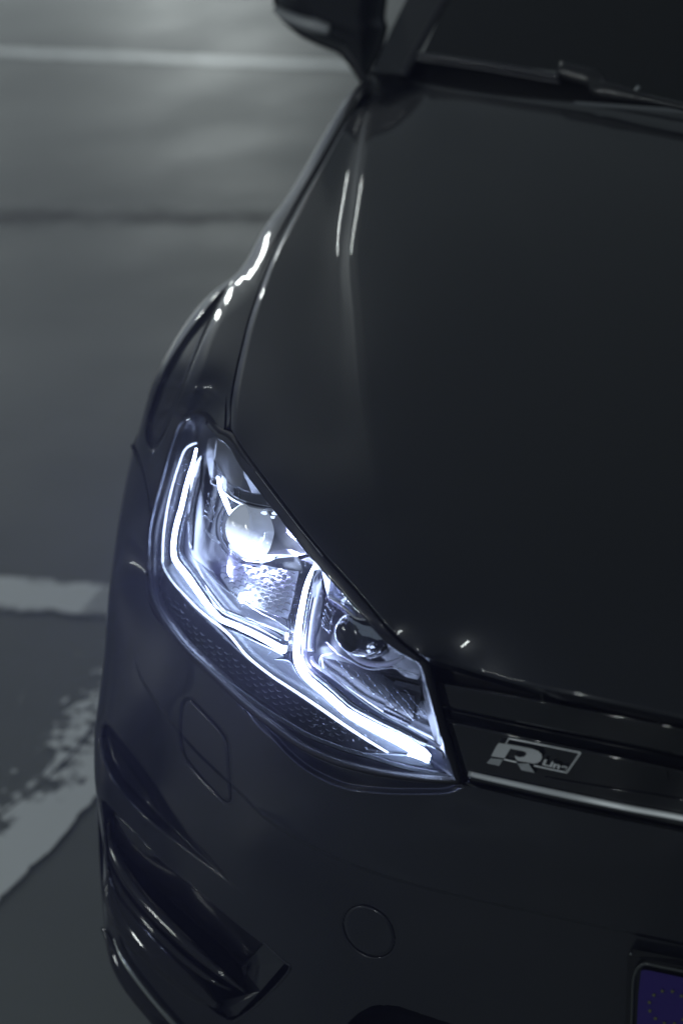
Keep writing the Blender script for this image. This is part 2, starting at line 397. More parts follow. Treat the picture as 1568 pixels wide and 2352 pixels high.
LED = (.60, .73, 1.0)
E_STRIP = emis('led_light_guide', (.54, .67, 1.0), 34.0)
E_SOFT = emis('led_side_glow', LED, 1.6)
E_EDGE = emis('led_edge_line', LED, 3.0)
HOUS = mat('lamp_housing', (.012, .013, .020), .28, .2)
BEZEL = mat('lamp_bezel', (.020, .022, .028), .2, .6)
GREYP = mat('lamp_grey_reflector', (.26, .265, .28), .4, 0)
BRIGHT = mat('lamp_white_reflector', (.26, .28, .31), .28, .5)
CELL = mat('lamp_cell', (.010, .011, .014), .4, .2)
def lens_material():
    m = bpy.data.materials.new('clear_lens'); m.use_nodes = True; nt = m.node_tree; nt.nodes.clear()
    out = nd(m, 'ShaderNodeOutputMaterial'); tr = nd(m, 'ShaderNodeBsdfTransparent'); tr.inputs[0].default_value = (.93, .95, 1, 1)
    gl = nd(m, 'ShaderNodeBsdfGlossy'); gl.inputs['Roughness'].default_value = .02
    fr = nd(m, 'ShaderNodeFresnel'); fr.inputs[0].default_value = 1.5
    mx = nd(m, 'ShaderNodeMixShader'); nt.links.new(fr.outputs[0], mx.inputs[0]); nt.links.new(tr.outputs[0], mx.inputs[1]); nt.links.new(gl.outputs[0], mx.inputs[2])
    # dust: pale specks and a thin film
    tc = nd(m, 'ShaderNodeTexCoord')
    vo = nd(m, 'ShaderNodeTexVoronoi'); vo.inputs['Scale'].default_value = 270; nt.links.new(tc.outputs['Object'], vo.inputs['Vector'])
    n1_ = nd(m, 'ShaderNodeTexNoise'); n1_.inputs['Scale'].default_value = 26; n1_.inputs['Detail'].default_value = 4; nt.links.new(tc.outputs['Object'], n1_.inputs['Vector'])
    lt = nd(m, 'ShaderNodeMapRange'); lt.inputs['From Min'].default_value = .30; lt.inputs['From Max'].default_value = .12; nt.links.new(vo.outputs['Distance'], lt.inputs['Value'])
    wn = nd(m, 'ShaderNodeMapRange'); wn.inputs['From Min'].default_value = .42; wn.inputs['From Max'].default_value = .62; nt.links.new(n1_.outputs['Fac'], wn.inputs['Value'])
    cr = nd(m, 'ShaderNodeSeparateColor'); nt.links.new(vo.outputs['Color'], cr.inputs[0])
    pk = nd(m, 'ShaderNodeMath', operation='GREATER_THAN'); pk.inputs[1].default_value = .55; nt.links.new(cr.outputs[0], pk.inputs[0])
    a = nd(m, 'ShaderNodeMath', operation='MULTIPLY'); nt.links.new(lt.outputs[0], a.inputs[0]); nt.links.new(pk.outputs[0], a.inputs[1])
    b = nd(m, 'ShaderNodeMath', operation='MULTIPLY'); nt.links.new(a.outputs[0], b.inputs[0]); nt.links.new(wn.outputs[0], b.inputs[1])
    c = nd(m, 'ShaderNodeMath', operation='MULTIPLY_ADD'); nt.links.new(b.outputs[0], c.inputs[0]); c.inputs[1].default_value = .45; c.inputs[2].default_value = .006
    tl = nd(m, 'ShaderNodeBsdfTranslucent'); tl.inputs[0].default_value = (.9, .93, 1, 1)
    df = nd(m, 'ShaderNodeBsdfDiffuse'); df.inputs[0].default_value = (.8, .82, .85, 1)
    md = nd(m, 'ShaderNodeMixShader'); md.inputs[0].default_value = .3; nt.links.new(tl.outputs[0], md.inputs[1]); nt.links.new(df.outputs[0], md.inputs[2])
    m2_ = nd(m, 'ShaderNodeMixShader'); nt.links.new(c.outputs[0], m2_.inputs[0]); nt.links.new(mx.outputs[0], m2_.inputs[1]); nt.links.new(md.outputs[0], m2_.inputs[2])
    nt.links.new(m2_.outputs[0], out.inputs[0]); return m
LENS = lens_material()
def lamp_lens():
    G = coons(L_TOP, L_BOT, L_LEFT, L_RIGHT, 90, 120); X = lift(G, .002)
    V = X.reshape(-1, 3); F = gridfaces(90, 120)
    return mesh('lens', V, F, lamp, LENS)
lamp_lens()
def lamp_back():
    G = coons(L_TOP, L_BOT, L_LEFT, L_RIGHT, 110, 140)
    d, _ = polyd(G[..., 0], G[..., 1], RING, True)
    X = lift(G, .006+.050*smooth01(d/55))
    return mesh('housing', X.reshape(-1, 3), gridfaces(110, 140), lamp, HOUS)
lamp_back()
# black surround that fills the joint round the lens
bar('seal', RING, .008, .006, .006, BLACK, lamp, closed=True)

# top trim band along the bonnet edge
sheet('top_trim', [(476,956),(510,993),(533,1004),(566,1051),(605,1103),(644,1154),(685,1208),(725,1259),(790,1332),(840,1388),(906,1465),(962,1512)],
      [(470,975),(505,1008),(525,1025),(550,1068),(588,1120),(627,1171),(668,1225),(708,1276),(773,1349),(823,1405),(889,1478),(957,1520)],
      [(476,956),(470,975)], [(962,1512),(957,1520)], 6, 90, -.001, mat('lamp_top_trim', (.012, .012, .022), .25, 0, 1.0), lamp, depth=.006)
beads = [slab('bead', [(u-1, v-1), (u+1.2, v-.6), (u+.8, v+1.2), (u-1, v+.9)], -.003, .002, SATIN, None)
         for u, v in spl([(588,1084),(640,1152),(690,1216),(740,1276)], 60)]
join('bead_row', beads, lamp, True)

# glowing strips
G1 = K1((490,440),(462,560),(430,660),(395,800),(365,930),(340,1020),(318,1110),(303,1250),(312,1330),(345,1385),(420,1480),(560,1680),(640,1780),(690,1830),(830,1890),(1000,1970),(1210,2085))
bar('light_strip', G1, .0042, .006, .024, E_STRIP, lamp, tw=[.45,.75,.9,1,1,1.1,1.3,1.3,1.2,1.25,1.4,1.5,1.6], n=90)
G2 = K2((335,170),(300,250),(268,350),(240,480),(218,600),(203,720),(193,850),(200,950),(225,1010),(270,1070),(420,1200),(520,1290),(600,1360),(700,1420),(800,1475),(1000,1575),(1150,1655),(1235,1700),(1270,1735))
bar('light_strip', G2, .0053, .006, .020, E_STRIP, lamp, tw=[.5,.8,.95,1.1,1.2,1.25,1.2,1.2,1.3,1.4,1.5,1.6,1.8,1.9,1.2], n=100)
slab('light_strip_end', K2((1130,1660),(1240,1700),(1285,1740),(1270,1775),(1180,1770),(1100,1715)), .018, .006, E_STRIP, lamp)
OUTL = K1((490,388),(455,398),(400,440),(350,560),(318,660),(290,760),(258,900),(240,1010),(225,1120),(219,1220),(215,1370))
bar('outer_light_line', OUTL, .0014, .002, .016, E_EDGE, lamp, n=50)
OUTB = K1((215,1375),(235,1430),(300,1530),(400,1640),(500,1745),(600,1830),(760,1960),(900,2128))+K2((0,1075),(100,1140),(200,1205),(400,1340),(600,1480),(800,1610),(940,1695))
bar('lower_reflected_line', OUTB, .0022, .002, .016, E_SOFT, lamp, n=90, tw=[.4,.7,1,1.2,1.2,1.3,1.4,1.2,.8])  # reflective band; the light it reflects is put in as emission
# bezels beside the strips
for off, d, w, mt_ in ((.017, 13, .0020, CHROME), (.015, 20, .0022, BEZEL)):
    for g_, k_ in ((G1, 1), (G2, 1)):
        p = spl(g_, 60); tg = np.gradient(p, axis=0); tg /= np.linalg.norm(tg, axis=1)[:, None]
        q = p[6:-2]+np.stack([tg[6:-2, 1], -tg[6:-2, 0]], 1)*(d*(1.0+.35*np.linspace(0, 1, 60)[6:-2, None]))
        bar('bezel_edge', q[::3], w, .003, off, mt_, lamp, n=70)
# white ledge below the strips
LEDG_T = K1((300,1370),(345,1430),(420,1520),(560,1725),(690,1880),(830,1945),(1000,2025),(1200,2128))+K2((10,925),(130,940),(200,1050),(300,1140),(420,1240),(600,1400),(800,1520),(1000,1620),(1130,1690))
LEDG_B = [(a, b-2) for a, b in OUTB[1:]]
sheet('ledge', LEDG_T, LEDG_B, [LEDG_T[0], LEDG_B[0]], [LEDG_T[-1], LEDG_B[-1]], 10, 120, .026, BRIGHT, lamp, depth=.004)
sheet('lower_reflector', K2((560,1640),(750,1690),(950,1705),(1120,1720),(1300,1790)), K2((600,1665),(760,1712),(950,1760),(1120,1790),(1300,1815)), K2((560,1640),(600,1665)), K2((1300,1790),(1300,1815)), 6, 30, .018, BRIGHT, lamp, depth=.003)

# projector lenses
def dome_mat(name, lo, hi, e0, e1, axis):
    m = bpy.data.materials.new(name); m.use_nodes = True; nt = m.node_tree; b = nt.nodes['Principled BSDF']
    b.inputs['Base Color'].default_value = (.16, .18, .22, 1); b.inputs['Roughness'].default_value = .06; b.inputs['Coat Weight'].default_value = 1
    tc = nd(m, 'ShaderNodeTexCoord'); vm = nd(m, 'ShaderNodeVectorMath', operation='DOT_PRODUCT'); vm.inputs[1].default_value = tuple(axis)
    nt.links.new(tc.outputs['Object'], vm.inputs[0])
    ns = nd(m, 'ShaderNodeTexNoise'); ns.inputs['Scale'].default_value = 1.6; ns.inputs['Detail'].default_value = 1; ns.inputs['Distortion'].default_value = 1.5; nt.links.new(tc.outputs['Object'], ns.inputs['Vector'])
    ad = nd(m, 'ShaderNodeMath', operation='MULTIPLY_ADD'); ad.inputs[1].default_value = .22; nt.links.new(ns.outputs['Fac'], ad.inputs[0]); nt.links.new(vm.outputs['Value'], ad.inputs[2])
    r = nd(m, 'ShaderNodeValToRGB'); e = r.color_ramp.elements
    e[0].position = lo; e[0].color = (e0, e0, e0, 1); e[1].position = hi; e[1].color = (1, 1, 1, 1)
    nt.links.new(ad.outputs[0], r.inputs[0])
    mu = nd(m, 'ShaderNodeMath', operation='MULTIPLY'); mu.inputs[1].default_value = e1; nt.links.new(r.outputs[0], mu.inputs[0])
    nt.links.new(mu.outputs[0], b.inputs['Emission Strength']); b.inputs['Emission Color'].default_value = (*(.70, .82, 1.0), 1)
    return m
def dome(name, cu_, cv2, ru, rv, off, bulge, mt_, cut=None):
    """a glass dome facing forward, its rim lying across the line of sight"""
    t = float(T(np.array(cu_), np.array(cv2)))+off; c = at_t(cu_, cv2, t); sx = ru*t/FL; sy = rv*t/FL
    V = []; F = []; nr, na = 16, 48
    for i in range(nr+1):
        ph = (i/nr)*math.pi/2
        for j in range(na):
            th = 2*math.pi*j/na; V.append((math.cos(th)*math.sin(ph), math.sin(th)*math.sin(ph), math.cos(ph)))
    for i in range(nr):
        for j in range(na): j2 = (j+1) % na; F.append((i*na+j, (i+1)*na+j, (i+1)*na+j2, i*na+j2))
    o = mesh(name, V, F, lamp, mt_)
    z = -_f; x = RT; y = UP
    o.matrix_world = Matrix(((x[0]*sx, y[0]*sy, z[0]*bulge, c[0]), (x[1]*sx, y[1]*sy, z[1]*bulge, c[1]), (x[2]*sx, y[2]*sy, z[2]*bulge, c[2]), (0, 0, 0, 1)))
    return o
def ellipse(cx_, cy_, rx, ry, a0=0, a1=360, n=40, rot=0):
    r = []
    for i in range(n):
        a = math.radians(a0+(a1-a0)*i/(n if a1-a0 == 360 else n-1)); x, y = rx*math.cos(a), ry*math.sin(a); c, s = math.cos(math.radians(rot)), math.sin(math.radians(rot))
        r.append((cx_+x*c-y*s, cy_+x*s+y*c))
    return r
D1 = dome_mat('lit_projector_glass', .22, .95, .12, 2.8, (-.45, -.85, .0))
dome('projector_lens', 598, 1214, 80, 69, .055, .030, D1)
bar('projector_ring', ellipse(594, 1210, 86, 80, 60, 235, 30), .0022, .004, .030, CHROME, lamp, n=60)
bar('projector_ring', ellipse(592, 1212, 95, 90, 95, 220, 30), .0020, .004, .034, BEZEL, lamp, n=60)
slab('projector_crescent', KP((230,1340),(300,1370),(420,1430),(560,1495),(760,1500),(960,1490),(1100,1495),(1210,1515),(1040,1535),(880,1550),(700,1568),(540,1572),(430,1530),(300,1445),(215,1390)), .028, .004, emis('crescent_glow', LED, 1.1), lamp)  # bright crescent at the lens foot, its light given as emission
slab('cup_flange', KP((1210,1515),(1320,1490),(1410,1450),(1420,1470),(1370,1530),(1240,1565)), .024, .004, BEZEL, lamp)
D2 = mat('dark_projector_glass', (.03, .035, .05), .05, 0, 1.0)
dome('projector_lens', 846, 1452, 78, 60, .042, .028, D2)
bar('projector_ring', K2((545,720),(570,800),(615,865),(690,925),(780,960),(870,972),(960,962),(1030,935),(1085,895)), .0040, .004, .020, SATIN, lamp, n=60, tw=[.3,.8,1,1.3,1.4,1.2,.5])
bar('projector_ring', K2((615,740),(660,800),(720,850),(790,885)), .0016, .002, .016, CHROME, lamp, n=30)
slab('lens_reflection_plate', K2((600,560),(660,610),(740,650),(830,665),(900,690),(930,740),(905,765),(850,770),(790,745),(730,735),(700,700),(640,680),(615,640)), .006, .002, mat('lens_reflection_tone', (.45, .50, .54), .3, .2), lamp)  # pale slab painted as the reflection on the second lens
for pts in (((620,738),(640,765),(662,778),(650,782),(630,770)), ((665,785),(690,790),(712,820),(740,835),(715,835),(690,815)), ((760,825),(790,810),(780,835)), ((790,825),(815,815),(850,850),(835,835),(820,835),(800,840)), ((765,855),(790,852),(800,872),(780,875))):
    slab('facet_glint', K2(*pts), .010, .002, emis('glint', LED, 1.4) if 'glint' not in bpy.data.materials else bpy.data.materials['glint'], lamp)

# eyebrow shades over the first projector
slab('reflector_facet', K1((660,340),(720,380),(785,435),(830,500),(875,585),(880,650),(860,745),(790,735),(735,690),(640,525)), [.010,.009,.009,.009,.009,.010,.013,.014,.015,.015], .003, GREYP, lamp)
slab('reflector_facet', K1((880,650),(905,700),(945,792),(862,765),(860,748)), [.010,.010,.010,.013,.013], .003, mat('lamp_grey_dark', (.14, .15, .17), .35, .3), lamp)
slab('reflector_facet', K1((583,352),(655,338),(637,520),(630,665),(618,700),(596,630),(575,500)), [.014,.010,.018,.026,.03,.03,.022], .003, mat('lamp_facet_mid', (.20, .205, .22), .3, .1), lamp)
slab('reflector_facet', K1((640,530),(735,695),(795,750),(800,810),(740,790),(700,700),(630,665)), [.012,.012,.010,.010,.012,.014,.016], .003, mat('lamp_facet_dark', (.09, .095, .12), .25, .5), lamp)
slab('shade_face', K1((740,745),(850,768),(950,795),(1045,812),(1075,915),(960,900),(850,875),(740,805)), .013, .004, mat('lamp_shade_face', (.13, .14, .15), .3, .3), lamp)
bar('shade_lip', K1((615,700),(680,735),(740,790),(800,835),(870,870),(950,895),(1050,912),(1140,925)), .0056, .004, .010, GLOSS, lamp, n=50)
bar('shade_edge', K1((740,745),(800,820),(870,855),(950,880),(1050,900),(1130,912)), .0010, .001, .0065, SATIN, lamp, n=40)
bar('facet_edge', K1((848,765),(843,860)), .0012, .001, .004, CHROME, lamp, n=6)
bar('facet_edge', K1((637,525),(628,655),(620,690)), .0008, .001, .012, CHROME, lamp, n=8)
bar('light_rod', K1((668,670),(690,760),(725,850),(770,960),(805,1030),(838,1085)), .0046, .004, .006, E_STRIP, lamp, n=40, tw=[.5,.9,1.1,1,.9,.6,.2])
bar('light_rod', K1((705,660),(722,690),(722,740),(735,790)), .0042, .003, .007, emis('rod_soft', LED, 1.5), lamp, n=12, tw=[.3,1,.9,.2])
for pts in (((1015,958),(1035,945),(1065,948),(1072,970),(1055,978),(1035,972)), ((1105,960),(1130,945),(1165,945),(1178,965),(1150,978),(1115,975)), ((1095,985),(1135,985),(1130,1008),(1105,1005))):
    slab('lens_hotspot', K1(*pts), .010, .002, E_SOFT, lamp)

# cooling ribs
def ribs(K, rows, spine, off):
    for a, b in rows: bar('cooling_rib', K(a, b), .0012, .002, off, CHROME, lamp, n=6, seg=6)
    bar('cooling_spine', K(*spine), .0014, .002, off, CHROME, lamp, n=24, seg=6)
ribs(K1, [((588,820),(612,880)), ((578,862),(610,905)), ((570,900),(606,940)), ((564,940),(606,975)), ((560,980),(600,1015))], ((595,800),(610,835),(650,860),(632,905),(638,960),(626,1035),(600,1010)), .014)
ribs(K2, [((425,520),(462,600)), ((415,550),(452,630)), ((410,585),(448,655)), ((405,620),(445,680)), ((402,650),(440,695))], ((440,470),(470,520),(492,545),(480,600),(468,640),(462,700),(440,690)), .014)

# inner walls and bezels of the first chamber
sheet('inner_wall', K1((455,640),(480,560),(540,480)), K1((430,1200),(440,1240),(455,1260)), K1((455,640),(440,800),(425,1000),(430,1200)), K1((540,480),(520,700),(480,900),(455,1260)), 24, 8, .030, BEZEL, lamp, depth=.004)
bar('bezel_edge', K1((435,1240),(450,1310),(540,1400),(640,1510),(720,1580),(850,1670),(1000,1770),(1150,1850),(1280,1940)), .0012, .002, .018, SATIN, lamp, n=60)
bar('bezel_edge', K1((575,1105),(610,1150),(680,1205)), .0040, .003, .020, SATIN, lamp, n=14, tw=[.3,1,.5])
bar('bezel_edge', K1((690,1720),(780,1800),(900,1840),(1060,1890),(1250,1970)), .0012, .002, .014, SATIN, lamp, n=30)
# honeycomb reflector floor of the first chamber
FLOOR = K1((700,1390),(900,1370),(1100,1400),(1330,1440),(1290,1640),(1240,1830),(1100,1790),(900,1680),(760,1590),(690,1480))
slab('cell_plate', FLOOR, .036, .004, mat('cell_plate', (.42, .44, .48), .6, 0), lamp)
sheet('chamber_floor', K1((470,1330),(600,1430),(760,1600),(900,1690),(1240,1840)), K1((640,1740),(760,1780),(900,1830),(1060,1880),(1260,1960)), K1((470,1330),(540,1500),(640,1740)), K1((1240,1840),(1260,1960)), 14, 40, .034, mat('lamp_floor', (.07, .075, .09), .3, .5), lamp, depth=.004)
CELLP = [(-8.5,1.5),(-4.5,-2.2),(3,-1.2),(8.5,2.6),(7.5,5.2),(2.5,1.6),(-4,.6),(-7.2,4.2)]
CREG = KP((170,1630),(450,1600),(800,1640),(1190,1700),(1170,1880),(1100,2080),(1040,2320),(860,2330),(640,2200),(430,2050),(240,1900),(150,1760))
b0 = KP((330,1708))[0]
for i in range(-8, 14):
    for j in range(-2, 26):
        u = b0[0]+i*37.6+j*23.5-0; v = b0[1]+i*3.4+j*7.2
        # the lattice leans: every second step goes back
        u2 = u-37.6*(j//2)*1.0 if False else u
        if -200 < u < 900 and inside(np.array(u), np.array(v), CREG):
            slab('honeycomb_cell', [(u+a, v+b) for a, b in CELLP], .0325, .003, CELL, lamp)
# second chamber
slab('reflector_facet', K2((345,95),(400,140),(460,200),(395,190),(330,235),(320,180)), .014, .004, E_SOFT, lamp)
slab('reflector_facet', K2((398,190),(460,205),(470,240),(468,330),(448,410),(425,330)), [.012,.010,.012,.016,.020,.018], .003, mat('lamp_facet_light', (.45, .48, .52), .2, .6), lamp)
slab('reflector_facet', K2((475,245),(540,310),(610,390),(690,480),(680,500),(590,460),(460,390)), [.010,.009,.009,.009,.014,.018,.018], .003, mat('lamp_facet_mirror', (.16, .17, .21), .12, .8), lamp)
slab('shade_face', K2((450,420),(590,460),(690,500),(680,590),(560,530),(455,455)), [.010,.008,.006,.006,.008,.010], .003, mat('lamp_facet_grey', (.20, .22, .27), .2, .6), lamp)
slab('shade_face', K2((700,490),(820,620),(685,590)), .005, .003, mat('lamp_facet_shadow', (.06, .06, .09), .2, .6), lamp)
bar('shade_edge', K2((450,418),(540,470),(600,520),(685,592),(760,605),(830,620)), .0026, .002, .003, SATIN, lamp, n=30, tw=[.8,1,.7,.4])
bar('facet_edge', K2((472,240),(468,330),(452,415)), .0012, .001, .010, CHROME, lamp, n=10)
bar('facet_edge', K2((575,450),(620,470),(690,492)), .0018, .001, .008, CHROME, lamp, n=8)
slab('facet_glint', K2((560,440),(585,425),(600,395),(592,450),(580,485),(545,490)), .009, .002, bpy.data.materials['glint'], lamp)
slab('strip_shroud', K2((330,200),(385,185),(360,300),(350,420),(318,420),(322,300)), .012, .006, BEZEL, lamp)
sheet('inner_wall', K2((325,330),(400,250)), K2((250,860),(330,860)), K2((325,330),(290,560),(262,720),(250,860)), K2((400,250),(420,400),(400,560),(340,740),(330,860)), 20, 8, .032, BEZEL, lamp, depth=.004)
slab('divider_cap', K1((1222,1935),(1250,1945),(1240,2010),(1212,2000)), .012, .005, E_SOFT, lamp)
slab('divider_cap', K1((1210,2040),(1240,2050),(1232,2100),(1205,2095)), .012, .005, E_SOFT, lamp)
slab('divider', K1((1250,1930),(1290,1945),(1275,2110),(1240,2110)), .018, .006, BEZEL, lamp)
INN = K2((315,905),(330,950),(380,1000),(480,1070),(600,1165),(760,1290),(900,1380),(1050,1460),(1200,1540),(1370,1640))
bar('bezel_edge', INN, .0016, .002, .016, SATIN, lamp, n=60, tw=[2.2,1.6,.8,.8,.8,.9])
bar('bezel_edge', K2((440,790),(520,870),(640,945),(780,1008),(1000,1000),(1190,1060)), .0010, .002, .018, SATIN, lamp, n=50)
bar('bezel_edge', K2((490,880),(400,900),(378,940),(385,990)), .0012, .002, .018, SATIN, lamp, n=20)
bar('bezel_edge', K2((330,1060),(480,1170),(620,1300),(800,1400),(1000,1500),(1200,1600),(1390,1690),(1395,1740)), .0022, .002, .012, CHROME, lamp, n=60)
sheet('chamber_floor', K2((390,910),(640,960),(900,1030),(1200,1100)), K2((400,1010),(700,1230),(1000,1430),(1330,1600)), K2((390,910),(400,1010)), K2((1200,1100),(1260,1300),(1330,1600)), 14, 40, .030, mat('lamp_floor_dark', (.022, .024, .032), .25, .5), lamp, depth=.004)
slab('lamp_plate', K2((900,1060),(1000,1120),(1215,1200),(1200,1290),(1100,1480),(900,1370),(960,1230)), .026, .003, mat('lamp_plate_grey', (.05, .053, .062), .2, .5), lamp)
slab('lamp_plate', K2((985,1130),(1000,1100),(1215,1150),(1210,1205)), .022, .004, mat('lamp_plate_light', (.11, .115, .13), .25, .5), lamp)
slab('recess_panel', K2((990,1180),(1160,1230),(1150,1400),(1105,1480),(900,1370),(930,1260)), .0235, .002, mat('lamp_recess', (.012, .013, .035), .2), lamp)
NODES = KQ((635,1355),(692,1425),(750,1495),(823,1465),(880,1535),(938,1605),(998,1680),(952,1505),(1012,1580),(1072,1650),(1132,1720),(1192,1795),(1252,1860),(1143,1625),(1205,1690),(1267,1770),(1327,1835),(1388,1910),(1448,1980),(1335,1735),(1397,1800),(1458,1885),(1522,1950),(1467,1775),(1530,1850),(1585,1925),(1405,1690),(1275,1660))
for u, v in NODES:
    if u > 980+ (v-1560)*.2: continue
    bar('honeycomb_rib', [(u-12, v-9), (u-9, v-6), (u-1, v), (u, v+4.5)], .0011, .001, .0205, CHROME, lamp, n=8, seg=6, tw=[.5,.7,1.1,1.4])
# cells on the lower outer band
BAND = spl([(386,1366),(420,1425),(465,1474),(520,1518),(585,1566),(650,1611),(720,1655),(800,1692)], 23)
tb = np.gradient(BAND, axis=0); tb /= np.linalg.norm(tb, axis=1)[:, None]; nb = np.stack([-tb[:, 1], tb[:, 0]], 1)
for r_ in range(4):
    for i in range(1, 22):
        c = BAND[i]+nb[i]*(r_*9.5-14)*min(1, .55+i/16)+tb[i]*(11 if r_ % 2 else 0)
        a = tb[i]; b_ = nb[i]
        bar('honeycomb_rib', [tuple(c-a*6), tuple(c-a*2+b_*.5), tuple(c+a*4+b_*.5), tuple(c+a*6.5-b_*3)], .0010, .001, .018, BEZEL, lamp, n=7, seg=5, tw=[.5,1,1.2,.6])
sheet('lower_band', K1((225,1400),(400,1650),(600,1845),(900,2140))+K2((200,1215),(400,1350),(800,1620)), K1((150,1640),(260,1880),(460,2100))+K2((0,1330),(200,1480),(400,1590),(740,1690)), K1((225,1400),(150,1640)), K2((800,1620),(740,1690)), 12, 90, .024, mat('lamp_band', (.014, .015, .022), .3, .4), lamp, depth=.004)
# ribbed strip along the bottom of the lens
rp = spl(K1((330,2030),(460,2130))+K2((0,1385),(100,1440),(200,1500),(300,1555),(450,1615),(600,1670),(800,1725),(1000,1790),(1200,1840),(1480,1895)), 190)
tr_ = np.gradient(rp, axis=0); tr_ /= np.linalg.norm(tr_, axis=1)[:, None]; nr_ = np.stack([-tr_[:, 1], tr_[:, 0]], 1)
rl = []
for i in range(len(rp)):
    c, a, b_ = rp[i], tr_[i], nr_[i]; w_ = 4.5
    rl.append(slab('rib', [tuple(c-a*.9-b_*w_), tuple(c+a*.9-b_*w_), tuple(c+a*.9+b_*w_), tuple(c-a*.9+b_*w_)], .010, .002, BRIGHT, None))
join('ribbed_strip', rl, lamp, True)
bar('ribbed_strip_base', rp[::8], .006, .002, .0145, BEZEL, lamp, n=80)
bar('lens_rim', L_LEFT[3:]+L_BOT[1:], .0022, .002, .004, mat('lens_edge', (.25, .28, .36), .08, .2, 1.0), lamp, n=160)
E_LEDGE_FILL = emis('ledge_fill_glow', (.45, .55, 1.0), 2.2)
bar('lens_edge', L_BOT[5:], .0030, .003, .012, E_LEDGE_FILL, lamp, n=120)  # glowing bar added to light the ledge and bumper below the lens
# unseen point lights added to brighten the lamp's reflectors
def lampspot(u, v, off, power, size=.012):
    p = P3(np.array(float(u)), np.array(float(v)), off)
    l = bpy.data.lights.new('reflector_fill', 'POINT'); l.energy = power; l.color = LED; l.shadow_soft_size = size
    o = bpy.data.objects.new('reflector_fill', l); COL.objects.link(o); o.location = p; o.parent = lamp
lampspot(552, 1374, .010, .30)
lampspot(600, 1290, .012, .05)
lampspot(720, 1300, .008, .04)

# spots tilted up, added to make the haze glow round the lamp
def beam(u, v, off, power, d=(-.25, -.72, .62), ang=158):
    p = P3(np.array(float(u)), np.array(float(v)), off)
    l = bpy.data.lights.new('haze_glow_spot', 'SPOT'); l.energy = power; l.color = (.45, .5, 1.0); l.shadow_soft_size = 0; l.spot_size = math.radians(ang); l.spot_blend = .9
    o = bpy.data.objects.new('haze_glow_spot', l); COL.objects.link(o); o.location = p; o.rotation_euler = Vector(d).to_track_quat('-Z', 'Y').to_euler(); o.parent = lamp
beam(530, 1310, .010, BEAM*1.2); beam(700, 1535, .010, BEAM)

# ------------------------------------------------------------------ grille
sheet('grille_back', [(976,1512),(1250,1580),(1568,1655),(2200,1812)], [(1062,1806),(1250,1850),(1568,1915),(2200,2057)], [(976,1512),(1062,1806)], [(2200,1812),(2200,2057)], 14, 60, .040, BLACK, car, depth=.02)
sheet('grille_slat', [(1000,1566),(1086,1580),(1241,1609),(1568,1672),(2200,1822)], [(1016,1622),(1219,1666),(1568,1738),(2200,1890)], [(1000,1566),(1016,1622)], [(2200,1822),(2200,1890)], 8, 60, .014, GLOSS, car)
sheet('grille_slat', [(1018,1628),(1219,1672),(1568,1744),(2200,1896)], [(1022,1650),(1255,1698),(1568,1764),(2200,1914)], [(1018,1628),(1022,1650)], [(2200,1896),(2200,1914)], 6, 60, .022, mat('grille_dark', (.010, .011, .013), .3), car, fn=lambda u, v: -.0)
sheet('grille_slat', [(1026,1656),(1255,1704),(1568,1770),(2200,1920)], [(1068,1798),(1155,1815),(1255,1838),(1453,1880),(1568,1904),(2200,2044)], [(1026,1656),(1068,1798)], [(2200,1920),(2200,2044)], 16, 60, .006, GLOSS, car)
for a, b in (((1238,1576),(1246,1608)), ((1508,1628),(1512,1660)), ((1770,1690),(1775,1722))):
    bar('grille_rib', [a, b], .002, .01, .016, GLOSS, car, n=6)
bar('grille_rib', [(1527,1764),(1532,1790)], .002, .003, .005, GLOSS, car, n=6)
bar('grille_edge', [(1249,1786),(1400,1812),(1568,1838),(2200,1982)], .0012, .002, .005, GLOSS, car, n=50)
bar('chrome_strip', [(1076,1777),(1155,1795),(1255,1817),(1345,1836),(1453,1858),(1568,1879),(1850,1940),(2200,2017)], .0058, .0025, .003, mat('trim_strip', (.50, .52, .54), .42, .55), car, n=80, tw=[.9,1,1,1,1,1], sq=.35)
# badge
BM = mat('badge_metal', (.90, .92, .95), .35, .25)
badge = empty('badge', None, None, (0, 0, 0), car)
def PG(u, v, off=0.0): return P3(u, v, off)
bar('badge_frame', KB((398,172),(442,94)), .0013, .0015, .0030, BM, badge, n=6, sq=.4)
bar('badge_frame', KB((436,94),(950,196),(1472,302)), .0013, .0015, .0030, BM, badge, n=30, sq=.4)
bar('badge_frame', KB((1468,300),(1268,590)), .0015, .0015, .0030, BM, badge, n=6, sq=.4)
bar('badge_frame', KB((1272,586),(1030,536),(800,486)), .0012, .0015, .0030, BM, badge, n=20, sq=.4)
bar('badge_frame', KB((372,396),(555,438)), .0012, .0015, .0030, BM, badge, n=10, sq=.4)
slab('badge_letter', KB((300,160),(480,185),(640,215),(780,245),(860,275),(905,318),(915,370),(890,420),(840,450),(790,455),(560,415),(540,390),(520,345),(600,365),(655,358),(688,330),(688,300),(660,280),(460,240),(375,380),(185,350),(225,270),(275,180)), .001, .004, BM, badge)
slab('badge_letter', KB((180,380),(355,395),(300,490),(120,450)), [.004,.004,.002,.002], .004, SATIN, badge)
slab('badge_letter', KB((560,450),(720,455),(810,590),(620,550),(600,520)), [.004,.004,.002,.002,.003], .004, SATIN, badge)
